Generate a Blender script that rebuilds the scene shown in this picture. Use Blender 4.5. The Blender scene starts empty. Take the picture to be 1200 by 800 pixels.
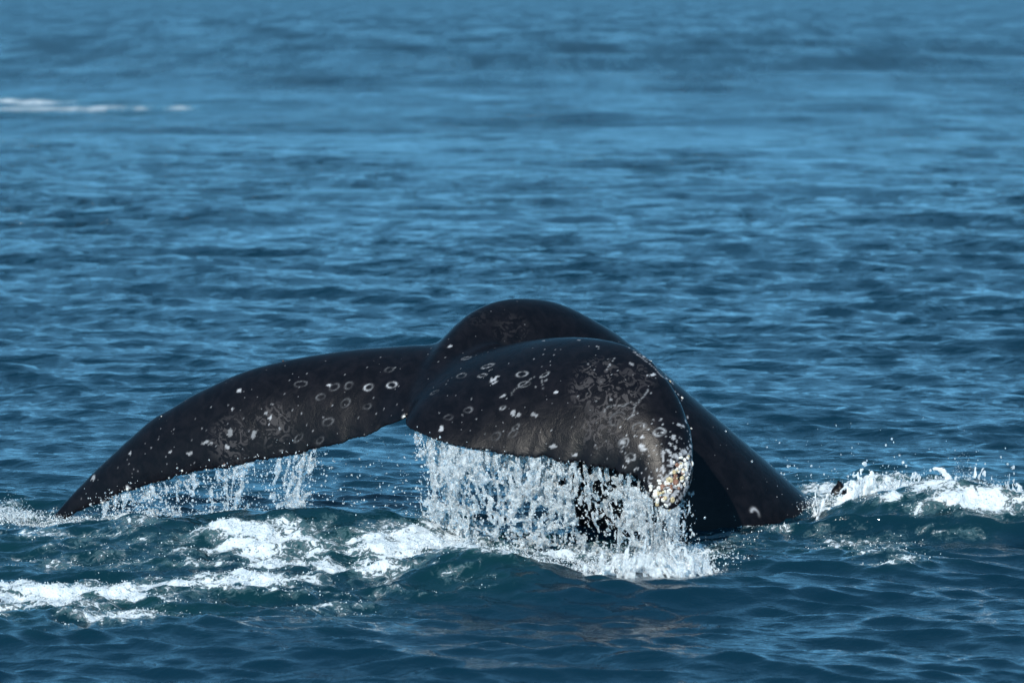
import bpy, math, random
import numpy as np
from mathutils import Vector

random.seed(7)
rng = np.random.default_rng(11)
scene = bpy.context.scene
col = scene.collection

# ------------------------------------------------------------------ camera
FPX, CAM_H = 4160.0, 3.0                 # focal length in pixels of a 1200 px wide picture
PITCH = math.atan(408.0 / FPX)
cam_data = bpy.data.cameras.new('camera')
cam = bpy.data.objects.new('camera', cam_data)
col.objects.link(cam)
cam.location = (0, 0, CAM_H)
cam.rotation_euler = (math.pi / 2 - PITCH, 0, 0)
cam_data.sensor_width = 36.0
cam_data.lens = 36.0 * FPX / 1200.0
cam_data.clip_start, cam_data.clip_end = 0.1, 200000
cam_data.dof.use_dof = True
cam_data.dof.focus_distance = 19.3
cam_data.dof.aperture_fstop = 3.5
scene.camera = cam

# ------------------------------------------------------------------ world and sun
SUN_EL, SUN_AZ = math.radians(34), math.radians(200)   # azimuth clockwise from +Y: behind the camera and a little to its left
world = bpy.data.worlds.new('World')
scene.world = world
world.use_nodes = True
wn = world.node_tree
bg = wn.nodes['Background']
sky = wn.nodes.new('ShaderNodeTexSky')
sky.sky_type = 'NISHITA'
sky.sun_disc = False
sky.sun_elevation = SUN_EL
sky.sun_rotation = SUN_AZ
sky.air_density, sky.dust_density, sky.ozone_density = 1.0, 0.3, 2.0
# clean sea air: the sky keeps its blue down to the horizon
geo = wn.nodes.new('ShaderNodeTexCoord')
lift = wn.nodes.new('ShaderNodeVectorMath'); lift.operation = 'MULTIPLY_ADD'
lift.inputs[1].default_value, lift.inputs[2].default_value = (1, 1, 0.8), (0, 0, 0.38)
tint = wn.nodes.new('ShaderNodeMix'); tint.data_type = 'RGBA'; tint.blend_type = 'MULTIPLY'
tint.inputs[0].default_value = 1.0
tint.inputs[7].default_value = (0.56, 1.02, 0.98, 1)
wn.links.new(geo.outputs['Generated'], lift.inputs[0])
wn.links.new(lift.outputs[0], sky.inputs[0])
wn.links.new(sky.outputs[0], tint.inputs[6])
wn.links.new(tint.outputs[2], bg.inputs[0])
bg.inputs[1].default_value = 0.15
sd = bpy.data.lights.new('sun', 'SUN')
sd.energy, sd.angle, sd.color = 2.2, math.radians(0.5), (1.0, 0.95, 0.87)
sun = bpy.data.objects.new('sun', sd)
col.objects.link(sun)
sv = Vector((math.sin(SUN_AZ) * math.cos(SUN_EL), math.cos(SUN_AZ) * math.cos(SUN_EL), math.sin(SUN_EL)))
sun.rotation_euler = sv.to_track_quat('Z', 'Y').to_euler()
scene.view_settings.view_transform = 'Standard'
scene.view_settings.look = 'None'
scene.view_settings.exposure = 1.05
scene.view_settings.gamma = 1.0

# ------------------------------------------------------------------ helpers
CP, SP = math.cos(PITCH), math.sin(PITCH)

def ray(px, py):
    u, v = (px - 600.0) / FPX, (400.0 - py) / FPX
    return u, CP + v * SP, v * CP - SP          # direction; world up is z

def P(px, py, Y):
    x, y, z = ray(px, py)
    k = Y / y
    return np.array([x * k, Y, CAM_H + z * k])

def on_water(px, py, z=0.0):
    x, y, zz = ray(px, py)
    k = (z - CAM_H) / zz
    return np.array([x * k, y * k, z])

def smooth(a, b, x):
    t = np.clip((x - a) / (b - a), 0, 1)
    return t * t * (3 - 2 * t)

def _hash(ix, iy, iz, seed):
    with np.errstate(over='ignore'):
        h = (ix.astype(np.uint32) * np.uint32(374761393) + iy.astype(np.uint32) * np.uint32(668265263)
             + iz.astype(np.uint32) * np.uint32(2147483647 - 1640531) + np.uint32((seed * 974634777 + 12345) & 0xffffffff))
        h = (h ^ (h >> np.uint32(13))) * np.uint32(1274126177)
        h = (h ^ (h >> np.uint32(15))) * np.uint32(2246822519)
        h = h ^ (h >> np.uint32(16))
    return h.astype(np.float32) / 4294967295.0

def noise3(x, y, z, seed=0):
    """smooth value noise, -1..1"""
    x0, y0, z0 = np.floor(x), np.floor(y), np.floor(z)
    fx, fy, fz = x - x0, y - y0, z - z0
    ux, uy, uz = (f * f * f * (f * (f * 6 - 15) + 10) for f in (fx, fy, fz))
    ix, iy, iz = (a.astype(np.int64) for a in (x0, y0, z0))
    r = 0
    for a in (0, 1):
        wa = ux if a else 1 - ux
        for b in (0, 1):
            wb = uy if b else 1 - uy
            for c in (0, 1):
                wc = uz if c else 1 - uz
                r = r + wa * wb * wc * _hash(ix + a, iy + b, iz + c, seed)
    return r * 2 - 1

def noise2(x, y, seed=0):
    x0, y0 = np.floor(x), np.floor(y)
    fx, fy = x - x0, y - y0
    ux, uy = (f * f * f * (f * (f * 6 - 15) + 10) for f in (fx, fy))
    ix, iy = x0.astype(np.int64), y0.astype(np.int64)
    iz = np.zeros_like(ix)
    r = 0
    for a in (0, 1):
        wa = ux if a else 1 - ux
        for b in (0, 1):
            wb = uy if b else 1 - uy
            r = r + wa * wb * _hash(ix + a, iy + b, iz, seed)
    return r * 2 - 1

def fbm2(x, y, octs=4, seed=0, gain=0.5):
    s, a, n = 0, 1.0, 0
    for i in range(octs):
        s = s + a * noise2(x * 2 ** i + 13.7 * i, y * 2 ** i - 7.3 * i, seed + i * 17)
        n += a
        a *= gain
    return s / n

def mesh_np(name, V, F, mats, smooth_shade=True, mat_index=None, parent=None):
    me = bpy.data.meshes.new(name)
    V = np.ascontiguousarray(V, dtype=np.float32)
    F = np.ascontiguousarray(F, dtype=np.int32)
    n, k = F.shape
    me.vertices.add(len(V))
    me.vertices.foreach_set('co', V.ravel())
    me.loops.add(n * k)
    me.loops.foreach_set('vertex_index', F.ravel())
    me.polygons.add(n)
    me.polygons.foreach_set('loop_start', np.arange(0, n * k, k, dtype=np.int32))
    me.polygons.foreach_set('loop_total', np.full(n, k, dtype=np.int32))
    me.polygons.foreach_set('use_smooth', np.full(n, smooth_shade, dtype=bool))
    for m in (mats if isinstance(mats, (list, tuple)) else [mats]):
        me.materials.append(m)
    if mat_index is not None:
        me.polygons.foreach_set('material_index', np.asarray(mat_index, dtype=np.int32))
    me.update(calc_edges=True)
    me.validate()
    o = bpy.data.objects.new(name, me)
    col.objects.link(o)
    if parent is not None:
        o.parent = parent
    return o

def attr(o, name, vals):
    a = o.data.attributes.new(name, 'FLOAT', 'POINT')
    a.data.foreach_set('value', np.ascontiguousarray(vals, dtype=np.float32))

def tag(o, label=None, cat=None, group=None, kind=None):
    if label: o['label'] = label
    if cat: o['category'] = cat
    if group: o['group'] = group
    if kind: o['kind'] = kind
    return o

def grid_faces(nr, nc, close_c=False):
    r = np.arange(nr - 1)[:, None]
    c = np.arange(nc if close_c else nc - 1)[None, :]
    c2 = (c + 1) % nc
    a = r * nc + c
    b = r * nc + c2
    d = (r + 1) * nc + c2
    e = (r + 1) * nc + c
    return np.stack([a, b, d, e], -1).reshape(-1, 4)

def catmull(K, n):
    """Catmull-Rom through rows of K, resampled to n rows"""
    K = np.asarray(K, dtype=float)
    m = len(K)
    t = np.linspace(0, m - 1, n)
    i = np.minimum(t.astype(int), m - 2)
    f = (t - i)[:, None]
    p0, p1, p2, p3 = K[np.maximum(i - 1, 0)], K[i], K[i + 1], K[np.minimum(i + 2, m - 1)]
    return 0.5 * (2 * p1 + (p2 - p0) * f + (2 * p0 - 5 * p1 + 4 * p2 - p3) * f ** 2 + (3 * p1 - p0 - 3 * p2 + p3) * f ** 3)

def new_mat(name):
    m = bpy.data.materials.new(name)
    m.use_nodes = True
    nt = m.node_tree
    return m, nt, nt.nodes['Principled BSDF']

def N(nt, kind, **kw):
    n = nt.nodes.new(kind)
    for k, v in kw.items():
        if k.startswith('i_'):
            key = k[2:]
            n.inputs[int(key) if key.isdigit() else key].default_value = v
        else:
            setattr(n, k, v)
    return n

def L(nt, a, b): nt.links.new(a, b)

def math_n(nt, op, a, b=None, clamp=False):
    n = nt.nodes.new('ShaderNodeMath')
    n.operation = op
    n.use_clamp = clamp
    for i, v in enumerate((a, b)):
        if v is None: continue
        if hasattr(v, 'is_linked'): nt.links.new(v, n.inputs[i])
        else: n.inputs[i].default_value = v
    return n.outputs[0]

def mix_c(nt, fac, a, b):
    n = nt.nodes.new('ShaderNodeMix')
    n.data_type = 'RGBA'
    for i, v in ((0, fac), (6, a), (7, b)):
        if hasattr(v, 'is_linked'): nt.links.new(v, n.inputs[i])
        else: n.inputs[i].default_value = v if i == 0 else (*v, 1)
    return n.outputs[2]

def attr_n(nt, name):
    n = nt.nodes.new('ShaderNodeAttribute')
    n.attribute_name = name
    return n.outputs['Fac']

def ramp(nt, x, lo, hi):
    n = nt.nodes.new('ShaderNodeMapRange')
    n.interpolation_type = 'SMOOTHSTEP'
    nt.links.new(x, n.inputs[0])
    n.inputs[1].default_value, n.inputs[2].default_value = lo, hi
    return n.outputs[0]

# ------------------------------------------------------------------ materials
def mat_sea():
    m, nt, b = new_mat('sea_water')
    tc = N(nt, 'ShaderNodeTexCoord')
    foam_a, aer = attr_n(nt, 'foam'), attr_n(nt, 'aerated')
    mp = N(nt, 'ShaderNodeMapping')
    mp.inputs['Scale'].default_value = (1.0, 1.6, 1.0)
    L(nt, tc.outputs['Object'], mp.inputs[0])
    n1 = N(nt, 'ShaderNodeTexNoise', i_Scale=3.1, i_Detail=5.0, i_Roughness=0.62, i_Distortion=0.4)
    L(nt, mp.outputs[0], n1.inputs['Vector'])
    n2 = N(nt, 'ShaderNodeTexNoise', i_Scale=26.0, i_Detail=3.0, i_Roughness=0.6)
    L(nt, tc.outputs['Object'], n2.inputs['Vector'])
    # lacework of the foam
    n3 = N(nt, 'ShaderNodeTexNoise', i_Scale=22.0, i_Detail=6.0, i_Roughness=0.70, i_Distortion=0.9)
    L(nt, tc.outputs['Object'], n3.inputs['Vector'])
    lace = math_n(nt, 'MULTIPLY', math_n(nt, 'SUBTRACT', n3.outputs['Fac'], 0.5), 2.0)
    foam = ramp(nt, math_n(nt, 'ADD', foam_a, lace), 0.44, 0.64)
    deep = mix_c(nt, aer, (0.0014, 0.015, 0.027), (0.0025, 0.025, 0.026))
    thin = math_n(nt, 'MULTIPLY', ramp(nt, math_n(nt, 'ADD', foam_a, math_n(nt, 'MULTIPLY', lace, 0.6)), 0.20, 0.50), 0.42)
    deep = mix_c(nt, thin, deep, (0.14, 0.24, 0.25))
    c = mix_c(nt, foam, deep, (0.72, 0.75, 0.75))
    L(nt, c, b.inputs['Base Color'])
    b.inputs['IOR'].default_value = 1.333
    far2 = attr_n(nt, 'very_far')
    mpr = N(nt, 'ShaderNodeMapping')
    mpr.inputs['Scale'].default_value = (0.22, 0.030, 0.1)
    L(nt, tc.outputs['Object'], mpr.inputs[0])
    nr = N(nt, 'ShaderNodeTexNoise', i_Scale=1.0, i_Detail=6.0, i_Roughness=0.75)
    L(nt, mpr.outputs[0], nr.inputs['Vector'])
    # ripples too small to model at that distance act as roughness, patchy with the gusts
    unres = math_n(nt, 'MULTIPLY', far2, math_n(nt, 'ADD', math_n(nt, 'MULTIPLY', ramp(nt, nr.outputs['Fac'], 0.36, 0.64), 0.24), 0.10))
    rgh = math_n(nt, 'ADD', math_n(nt, 'ADD', math_n(nt, 'MULTIPLY', foam, 0.6), 0.06), unres)
    L(nt, rgh, b.inputs['Roughness'])
    far = attr_n(nt, 'far')
    b1 = N(nt, 'ShaderNodeBump', i_Strength=1.0, i_Distance=1.0)
    L(nt, math_n(nt, 'MULTIPLY', n1.outputs['Fac'], math_n(nt, 'ADD', math_n(nt, 'MULTIPLY', far, 0.05), 0.022)), b1.inputs['Height'])
    b2 = N(nt, 'ShaderNodeBump', i_Strength=1.0, i_Distance=0.0016)
    L(nt, n2.outputs['Fac'], b2.inputs['Height'])
    # beyond the reach of the modelled ripples the chop goes on as relief
    n4 = N(nt, 'ShaderNodeTexNoise', i_Scale=0.9, i_Detail=4.0, i_Roughness=0.65, i_Distortion=0.5)
    L(nt, mp.outputs[0], n4.inputs['Vector'])
    mp5 = N(nt, 'ShaderNodeMapping')
    mp5.inputs['Scale'].default_value = (0.16, 0.045, 0.1)
    L(nt, tc.outputs['Object'], mp5.inputs[0])
    n5 = N(nt, 'ShaderNodeTexNoise', i_Scale=1.0, i_Detail=5.0, i_Roughness=0.7)
    L(nt, mp5.outputs[0], n5.inputs['Vector'])
    b4 = N(nt, 'ShaderNodeBump', i_Strength=1.0, i_Distance=1.0)
    L(nt, math_n(nt, 'MULTIPLY', n4.outputs['Fac'], math_n(nt, 'MULTIPLY', far, math_n(nt, 'ADD', math_n(nt, 'MULTIPLY', ramp(nt, n5.outputs['Fac'], 0.38, 0.62), 0.55), 0.18))), b4.inputs['Height'])
    L(nt, b1.outputs[0], b4.inputs['Normal'])
    L(nt, b4.outputs[0], b2.inputs['Normal'])
    b3 = N(nt, 'ShaderNodeBump', i_Strength=1.0, i_Distance=0.022)
    L(nt, math_n(nt, 'MULTIPLY', foam, n3.outputs['Fac']), b3.inputs['Height'])
    L(nt, b2.outputs[0], b3.inputs['Normal'])
    L(nt, b3.outputs[0], b.inputs['Normal'])
    return m

def mat_skin():
    m, nt, b = new_mat('wet_whale_skin')
    tc = N(nt, 'ShaderNodeTexCoord')
    sc, mo = attr_n(nt, 'scar'), attr_n(nt, 'mottle')
    n1 = N(nt, 'ShaderNodeTexNoise', i_Scale=14.0, i_Detail=6.0, i_Roughness=0.65, i_Distortion=0.5)
    n2 = N(nt, 'ShaderNodeTexNoise', i_Scale=130.0, i_Detail=3.0, i_Roughness=0.6)
    vo = N(nt, 'ShaderNodeTexVoronoi', i_Scale=26.0)
    for n in (n1, n2, vo): L(nt, tc.outputs['Object'], n.inputs['Vector'])
    skin = mix_c(nt, ramp(nt, n1.outputs['Fac'], 0.35, 0.7), (0.0034, 0.0033, 0.0048), (0.0070, 0.0062, 0.0082))
    n6 = N(nt, 'ShaderNodeTexNoise', i_Scale=17.0, i_Detail=4.0, i_Roughness=0.55, i_Distortion=2.2)
    L(nt, tc.outputs['Object'], n6.inputs['Vector'])
    skin = mix_c(nt, math_n(nt, 'MULTIPLY', mo, ramp(nt, n6.outputs['Fac'], 0.50, 0.57)), skin, (0.075, 0.066, 0.066))
    sp = nt.nodes.new('ShaderNodeSeparateColor')
    L(nt, vo.outputs['Color'], sp.inputs[0])
    dot = math_n(nt, 'MULTIPLY', math_n(nt, 'LESS_THAN', vo.outputs['Distance'], 0.10),
                 math_n(nt, 'GREATER_THAN', sp.outputs[0], 0.72))
    skin = mix_c(nt, math_n(nt, 'MULTIPLY', dot, 0.3), skin, (0.30, 0.29, 0.29))
    c = mix_c(nt, math_n(nt, 'MULTIPLY', sc, math_n(nt, 'ADD', math_n(nt, 'MULTIPLY', n2.outputs['Fac'], 0.9), 0.45), True), skin, (0.46, 0.45, 0.46))
    L(nt, c, b.inputs['Base Color'])
    L(nt, math_n(nt, 'ADD', math_n(nt, 'MULTIPLY', n1.outputs['Fac'], 0.24), 0.19), b.inputs['Roughness'])
    b.inputs['IOR'].default_value = 1.33
    b.inputs['Specular IOR Level'].default_value = 0.20
    b1 = N(nt, 'ShaderNodeBump', i_Strength=0.7, i_Distance=0.004)
    L(nt, n1.outputs['Fac'], b1.inputs['Height'])
    b2 = N(nt, 'ShaderNodeBump', i_Strength=0.7, i_Distance=0.0008)
    L(nt, n2.outputs['Fac'], b2.inputs['Height'])
    L(nt, b1.outputs[0], b2.inputs['Normal'])
    L(nt, b2.outputs[0], b.inputs['Normal'])
    return m

def mat_water(name, trans, rough=0.02):
    m, nt, b = new_mat(name)
    tc = N(nt, 'ShaderNodeTexCoord')
    n1 = N(nt, 'ShaderNodeTexNoise', i_Scale=30.0, i_Detail=4.0, i_Roughness=0.6)
    L(nt, tc.outputs['Object'], n1.inputs['Vector'])
    b.inputs['Base Color'].default_value = (0.93, 0.96, 0.97, 1)
    b.inputs['IOR'].default_value = 1.333
    b.inputs['Roughness'].default_value = rough
    t = math_n(nt, 'ADD', trans, math_n(nt, 'MULTIPLY', math_n(nt, 'SUBTRACT', n1.outputs['Fac'], 0.5), 1.2), True)
    L(nt, t, b.inputs['Transmission Weight'])
    n2 = N(nt, 'ShaderNodeTexNoise', i_Scale=75.0, i_Detail=3.0, i_Roughness=0.6)
    L(nt, tc.outputs['Object'], n2.inputs['Vector'])
    bp = N(nt, 'ShaderNodeBump', i_Strength=1.0, i_Distance=0.009)
    L(nt, n2.outputs['Fac'], bp.inputs['Height'])
    L(nt, bp.outputs[0], b.inputs['Normal'])
    return m

def mat_foam():
    m, nt, b = new_mat('white_foam')
    tc = N(nt, 'ShaderNodeTexCoord')
    n1 = N(nt, 'ShaderNodeTexNoise', i_Scale=22.0, i_Detail=3.0)
    L(nt, tc.outputs['Object'], n1.inputs['Vector'])
    L(nt, mix_c(nt, n1.outputs['Fac'], (0.62, 0.68, 0.69), (0.80, 0.81, 0.81)), b.inputs['Base Color'])
    b.inputs['Roughness'].default_value = 0.25
    b.inputs['IOR'].default_value = 1.333
    return m

def mat_barnacle(name, ca, cb):
    m, nt, b = new_mat(name)
    tc = N(nt, 'ShaderNodeTexCoord')
    n1 = N(nt, 'ShaderNodeTexNoise', i_Scale=60.0, i_Detail=4.0)
    L(nt, tc.outputs['Object'], n1.inputs['Vector'])
    L(nt, mix_c(nt, ramp(nt, n1.outputs['Fac'], 0.35, 0.65), ca, cb), b.inputs['Base Color'])
    b.inputs['Roughness'].default_value = 0.45
    return m

M_SEA, M_SKIN = mat_sea(), mat_skin()
M_WATER, M_SHEET, M_FOAM = mat_water('splash_water', 0.66), mat_water('falling_water', 0.76), mat_foam()
M_CROWN = mat_water('white_thrown_water', 0.38, 0.05)
M_BARN = mat_barnacle('barnacle_ochre', (0.34, 0.23, 0.08), (0.60, 0.52, 0.36))
M_BARN2 = mat_barnacle('barnacle_white', (0.55, 0.50, 0.44), (0.75, 0.73, 0.68))
M_BARN3 = mat_barnacle('barnacle_brown', (0.09, 0.03, 0.02), (0.30, 0.15, 0.09))

# ------------------------------------------------------------------ sea
def local_height(x, y):
    """swell and churn raised by the whale, in metres"""
    z = np.zeros_like(x)
    # lump list: x, y, height, half-length in x, half-length in y, heading (radians)
    for cx, cy, h, sx, sy, a in LUMPS:
        dx, dy = x - cx, y - cy
        u, v = dx * math.cos(a) + dy * math.sin(a), -dx * math.sin(a) + dy * math.cos(a)
        z = z + h * np.exp(-(np.abs(u / sx) ** 2.6) - (v / sy) ** 2)
    return z

def lump(px, py, h, lx, ly, a=0.0):
    """crest seen at pixel px,py when it stands h above the sea"""
    p = on_water(px, py, h)
    return (p[0], p[1], h, lx, ly, a)

LUMPS = [
    lump(60, 622, 0.06, 0.9, 0.45, 0.0),
    lump(260, 612, 0.13, 0.75, 0.42, 0.05),
    lump(430, 610, 0.15, 0.6, 0.42, -0.10),
    lump(555, 648, 0.14, 0.42, 0.32, -0.55),
    lump(760, 676, 0.08, 0.95, 0.36, -0.05),
    lump(1000, 655, 0.06, 0.9, 0.5, 0.12),
    lump(1090, 574, 0.22, 0.55, 0.36, -0.10),
    lump(1200, 605, 0.12, 0.5, 0.4, -0.3),
    lump(150, 735, 0.05, 1.5, 0.5, 0.05),
    lump(900, 770, 0.05, 1.4, 0.45, -0.08),
]

# foam fields: px, py (seen position), half-width px, half-height px, strength
FOAM = [
    (20, 600, 70, 14, .55), (130, 612, 90, 12, .42), (270, 628, 80, 20, .70), (330, 612, 80, 10, .45),
    (60, 640, 110, 22, .46), (430, 640, 110, 26, .60), (170, 640, 160, 22, .42), (520, 628, 60, 14, .65), (590, 645, 60, 12, .75),
    (400, 668, 130, 18, .62), (480, 690, 90, 12, .45), (250, 688, 130, 12, .72), (70, 705, 140, 17, .80),
    (190, 665, 70, 8, .55), (110, 715, 110, 8, .62), (400, 715, 90, 9, .45), (520, 668, 60, 14, .45),
    (330, 665, 40, 7, .5), (350, 640, 120, 22, .52), (560, 680, 60, 9, .42), (20, 690, 80, 7, .5),
    (560, 622, 60, 12, .6), (700, 655, 130, 10, .62), (820, 650, 45, 12, .5), (860, 640, 60, 14, .35),
    (960, 592, 45, 14, .70), (1010, 588, 60, 12, .80), (900, 620, 60, 6, .5), (1060, 574, 90, 13, .80), (1150, 588, 70, 15, .80), (1090, 600, 90, 10, .35),
    (1010, 640, 70, 10, .42), (1030, 655, 50, 6, .42), (1100, 625, 50, 8, .38), (960, 625, 70, 12, .30),
    (80, 128, 130, 4, .66), (30, 119, 90, 4, .62), (165, 126, 50, 3, .70),
]

def build_sea():
    f = FPX
    # angles: fine across the picture, widening steps behind it
    fine = np.arange(-760, 760.1, 2.6) / f
    side = [fine[-1]]
    st = 2.6 / f
    while side[-1] < math.pi * 0.98:
        st = min(st * 1.22, 0.12)
        side.append(side[-1] + st)
    side = np.minimum(np.array(side[1:]), math.pi)
    ang = np.concatenate([-side[::-1], fine, side])
    # distances, spaced by how far below the horizon they lie
    dep = [0.35, 0.7, 1.2, 1.8, 2.5, 3.3, 4.2]
    py = 5.5
    while py < 880:
        dep.append(py)
        py += 1.15 if py < 575 else (0.66 if py < 735 else 1.15)
    while py < 20000:
        dep.append(py)
        py *= 1.12
    dist = CAM_H * f / np.array(dep)[::-1]
    A, D = np.meshgrid(ang.astype(np.float64), dist.astype(np.float64))
    X, Y = D * np.sin(A), D * np.cos(A)
    rowstep = np.gradient(dist)[:, None]
    step = np.maximum(np.abs(rowstep) * 0.6, D * 2.6 / f)
    X, Y = X.ravel().astype(np.float32), Y.ravel().astype(np.float32)
    step = np.broadcast_to(step, D.shape).ravel().astype(np.float32)
    Z = np.zeros_like(X); DX = np.zeros_like(X); DY = np.zeros_like(X)
    r = np.random.default_rng(5)
    nw = 170
    lam = np.exp(np.linspace(math.log(0.10), math.log(7.0), nw)) * (1 + 0.06 * r.standard_normal(nw))
    wind = math.radians(255)               # waves run towards the camera and a little to its left
    th = wind + r.standard_normal(nw) * np.where(lam > 1.5, 0.45, 0.36)
    smooth_lam = lambda l: np.where(l < 0.55, 1.12, 0.85)
    slope = 0.050 * smooth_lam(lam) * np.where(lam < 0.2, (lam / 0.2) ** 0.5, 1.0) * np.where(lam > 0.45, (0.45 / lam) ** 0.75, 1.0)
    gust = (1.0 + 0.24 * fbm2(X / 9.0, Y / 22.0, 2, 3)).astype(np.float32)
    calm = (0.48 + 0.52 * smooth(20, 38, Y)).astype(np.float32)
    for i in range(nw):
        k = 2 * math.pi / lam[i]
        a = slope[i] / k
        dx, dy = math.cos(th[i]), math.sin(th[i])
        ph = (k * dx) * X + (k * dy) * Y + r.uniform(0, 6.283)
        w = a * np.exp(-(np.float32(k) * step * 0.42) ** 2)
        if lam[i] < 1.6: w = w * gust
        w = w * (calm if lam[i] > 0.38 else 1.0 - (1.0 - calm) * 0.25)
        s, c = np.sin(ph), np.cos(ph)
        Z += w * c
        w *= 0.95
        DX -= w * s * dx
        DY -= w * s * dy
    # long low waves of the open sea, grown towards the distance
    farw = smooth(28, 110, Y).astype(np.float32)
    for i in range(26):
        l_ = math.exp(r.uniform(math.log(4.0), math.log(45.0)))
        k = 2 * math.pi / l_
        t_ = wind + r.normal(0, 0.5)
        Z += farw * np.float32(0.012 / k) * np.exp(-(np.float32(k) * step * 0.3) ** 2) * np.cos(k * math.cos(t_) * X + k * math.sin(t_) * Y + r.uniform(0, 6.28))
    lz = local_height(X, Y).astype(np.float32)
    near = (np.hypot(X, Y) < 26)
    # seen pixel of every point of the flat sea, used only to lay the foam fields out on the water
    foam = np.zeros_like(X); aer = np.zeros_like(X)
    Zt = Z + lz
    ok = Y > 10
    Xo, Yo, Zo = X[ok], Y[ok], Zt[ok]
    zc = Yo * CP - (Zo - CAM_H) * SP
    PX = 600 + f * Xo / zc
    PY = 400 - f * (Yo * SP + (Zo - CAM_H) * CP) / zc
    # warp for ragged fields
    wx = fbm2(Xo * 1.6, Yo * 1.6, 3, 21) * 40
    wy = fbm2(Xo * 1.6 + 40, Yo * 1.6, 3, 31) * 10
    far = Yo > 30
    wx[far] *= 0.3; wy[far] *= 0.1
    Fm = np.zeros_like(Xo); Am = np.zeros_like(Xo)
    for (a, b, w, h, s) in FOAM:
        q = ((PX + wx - a) / w) ** 2 + ((PY + wy - b) / h) ** 2
        Fm = np.maximum(Fm, s * np.exp(-q * 0.9))
        Am = np.maximum(Am, min(1, s * 1.5) * np.exp(-((PX + wx * 2 - a) / (w * 1.3)) ** 2 - ((PY + wy - b) / (h * 1.9)) ** 2))
    ux, uy = Xo + 0.12 * fbm2(Xo * 3, Yo * 3, 2, 41), Yo + 0.15 * fbm2(Xo * 3, Yo * 3, 2, 42)
    st1 = fbm2(ux * 2.2, uy * 5.5, 4, 51, 0.6)
    st2 = 1 - np.abs(fbm2(ux * 5.5, uy * 8.0, 3, 61)) * 3.0
    patt = 0.95 * st1 + 0.22 * st2
    foam[ok] = Fm * 0.84 + (Fm > 0.03) * np.minimum(Fm * 2.2, 1) * patt * 1.0
    foam[ok] = np.where(far, Fm * (1 + 1.3 * fbm2(Xo * 1.3, Yo * 0.4, 3, 71)), foam[ok])
    aer[ok] = np.clip(Am * (0.8 + 0.7 * fbm2(Xo * 1.2, Yo * 1.8, 3, 81)), 0, 1)
    fz = np.clip(foam, 0, 1.1)
    nr = near & (fz > 0.05)
    lumpy = np.zeros_like(X)
    lumpy[nr] = fz[nr] * (0.045 * fbm2(X[nr] * 9, Y[nr] * 9, 4, 91, 0.65) + 0.012)
    # churned water round the whale is rougher
    ch = np.zeros_like(X)
    ch[ok] = Am
    nr2 = near & (ch > 0.03)
    lumpy[nr2] += ch[nr2] * 0.040 * (1 - np.abs(fbm2(X[nr2] * 2.6, Y[nr2] * 3.4, 4, 95)) * 2.6)
    Zt = Zt + lumpy
    V = np.stack([X + DX, Y + DY, Zt], 1)
    nr_, nc_ = D.shape
    F = grid_faces(nr_, nc_)
    # the last column meets the first behind the camera
    o = mesh_np('sea', V, F[:, ::-1], M_SEA)
    attr(o, 'foam', np.clip(foam, -1, 2))
    attr(o, 'aerated', aer)
    attr(o, 'very_far', smooth(35, 160, Y))
    attr(o, 'far', smooth(14, 60, Y))
    o['kind'] = 'structure'
    o['label'] = 'rippled deep blue sea reaching to the horizon'
    return o, (X + DX, Y + DY, Zt, foam)

sea, SEA_PTS = build_sea()

# ------------------------------------------------------------------ whale
def thick_grid(up, lo):
    """closed shell from two (ns, nt, 3) grids that share their first and last column"""
    ns, nt_, _ = up.shape
    ringn = np.concatenate([up, lo[:, ::-1][:, 1:-1]], 1)
    m = ringn.shape[1]
    V = ringn.reshape(-1, 3)
    F = grid_faces(ns, m, True)
    c0, c1 = len(V), len(V) + 1
    V = np.vstack([V, ringn[0].mean(0), ringn[-1].mean(0)])
    j = np.arange(m)
    tri0 = np.stack([np.full(m, c0), (j + 1) % m, j, np.full(m, c0)], 1)
    tri1 = np.stack([np.full(m, c1), (ns - 1) * m + j, (ns - 1) * m + (j + 1) % m, np.full(m, c1)], 1)
    return V, F, tri0, tri1

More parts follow.
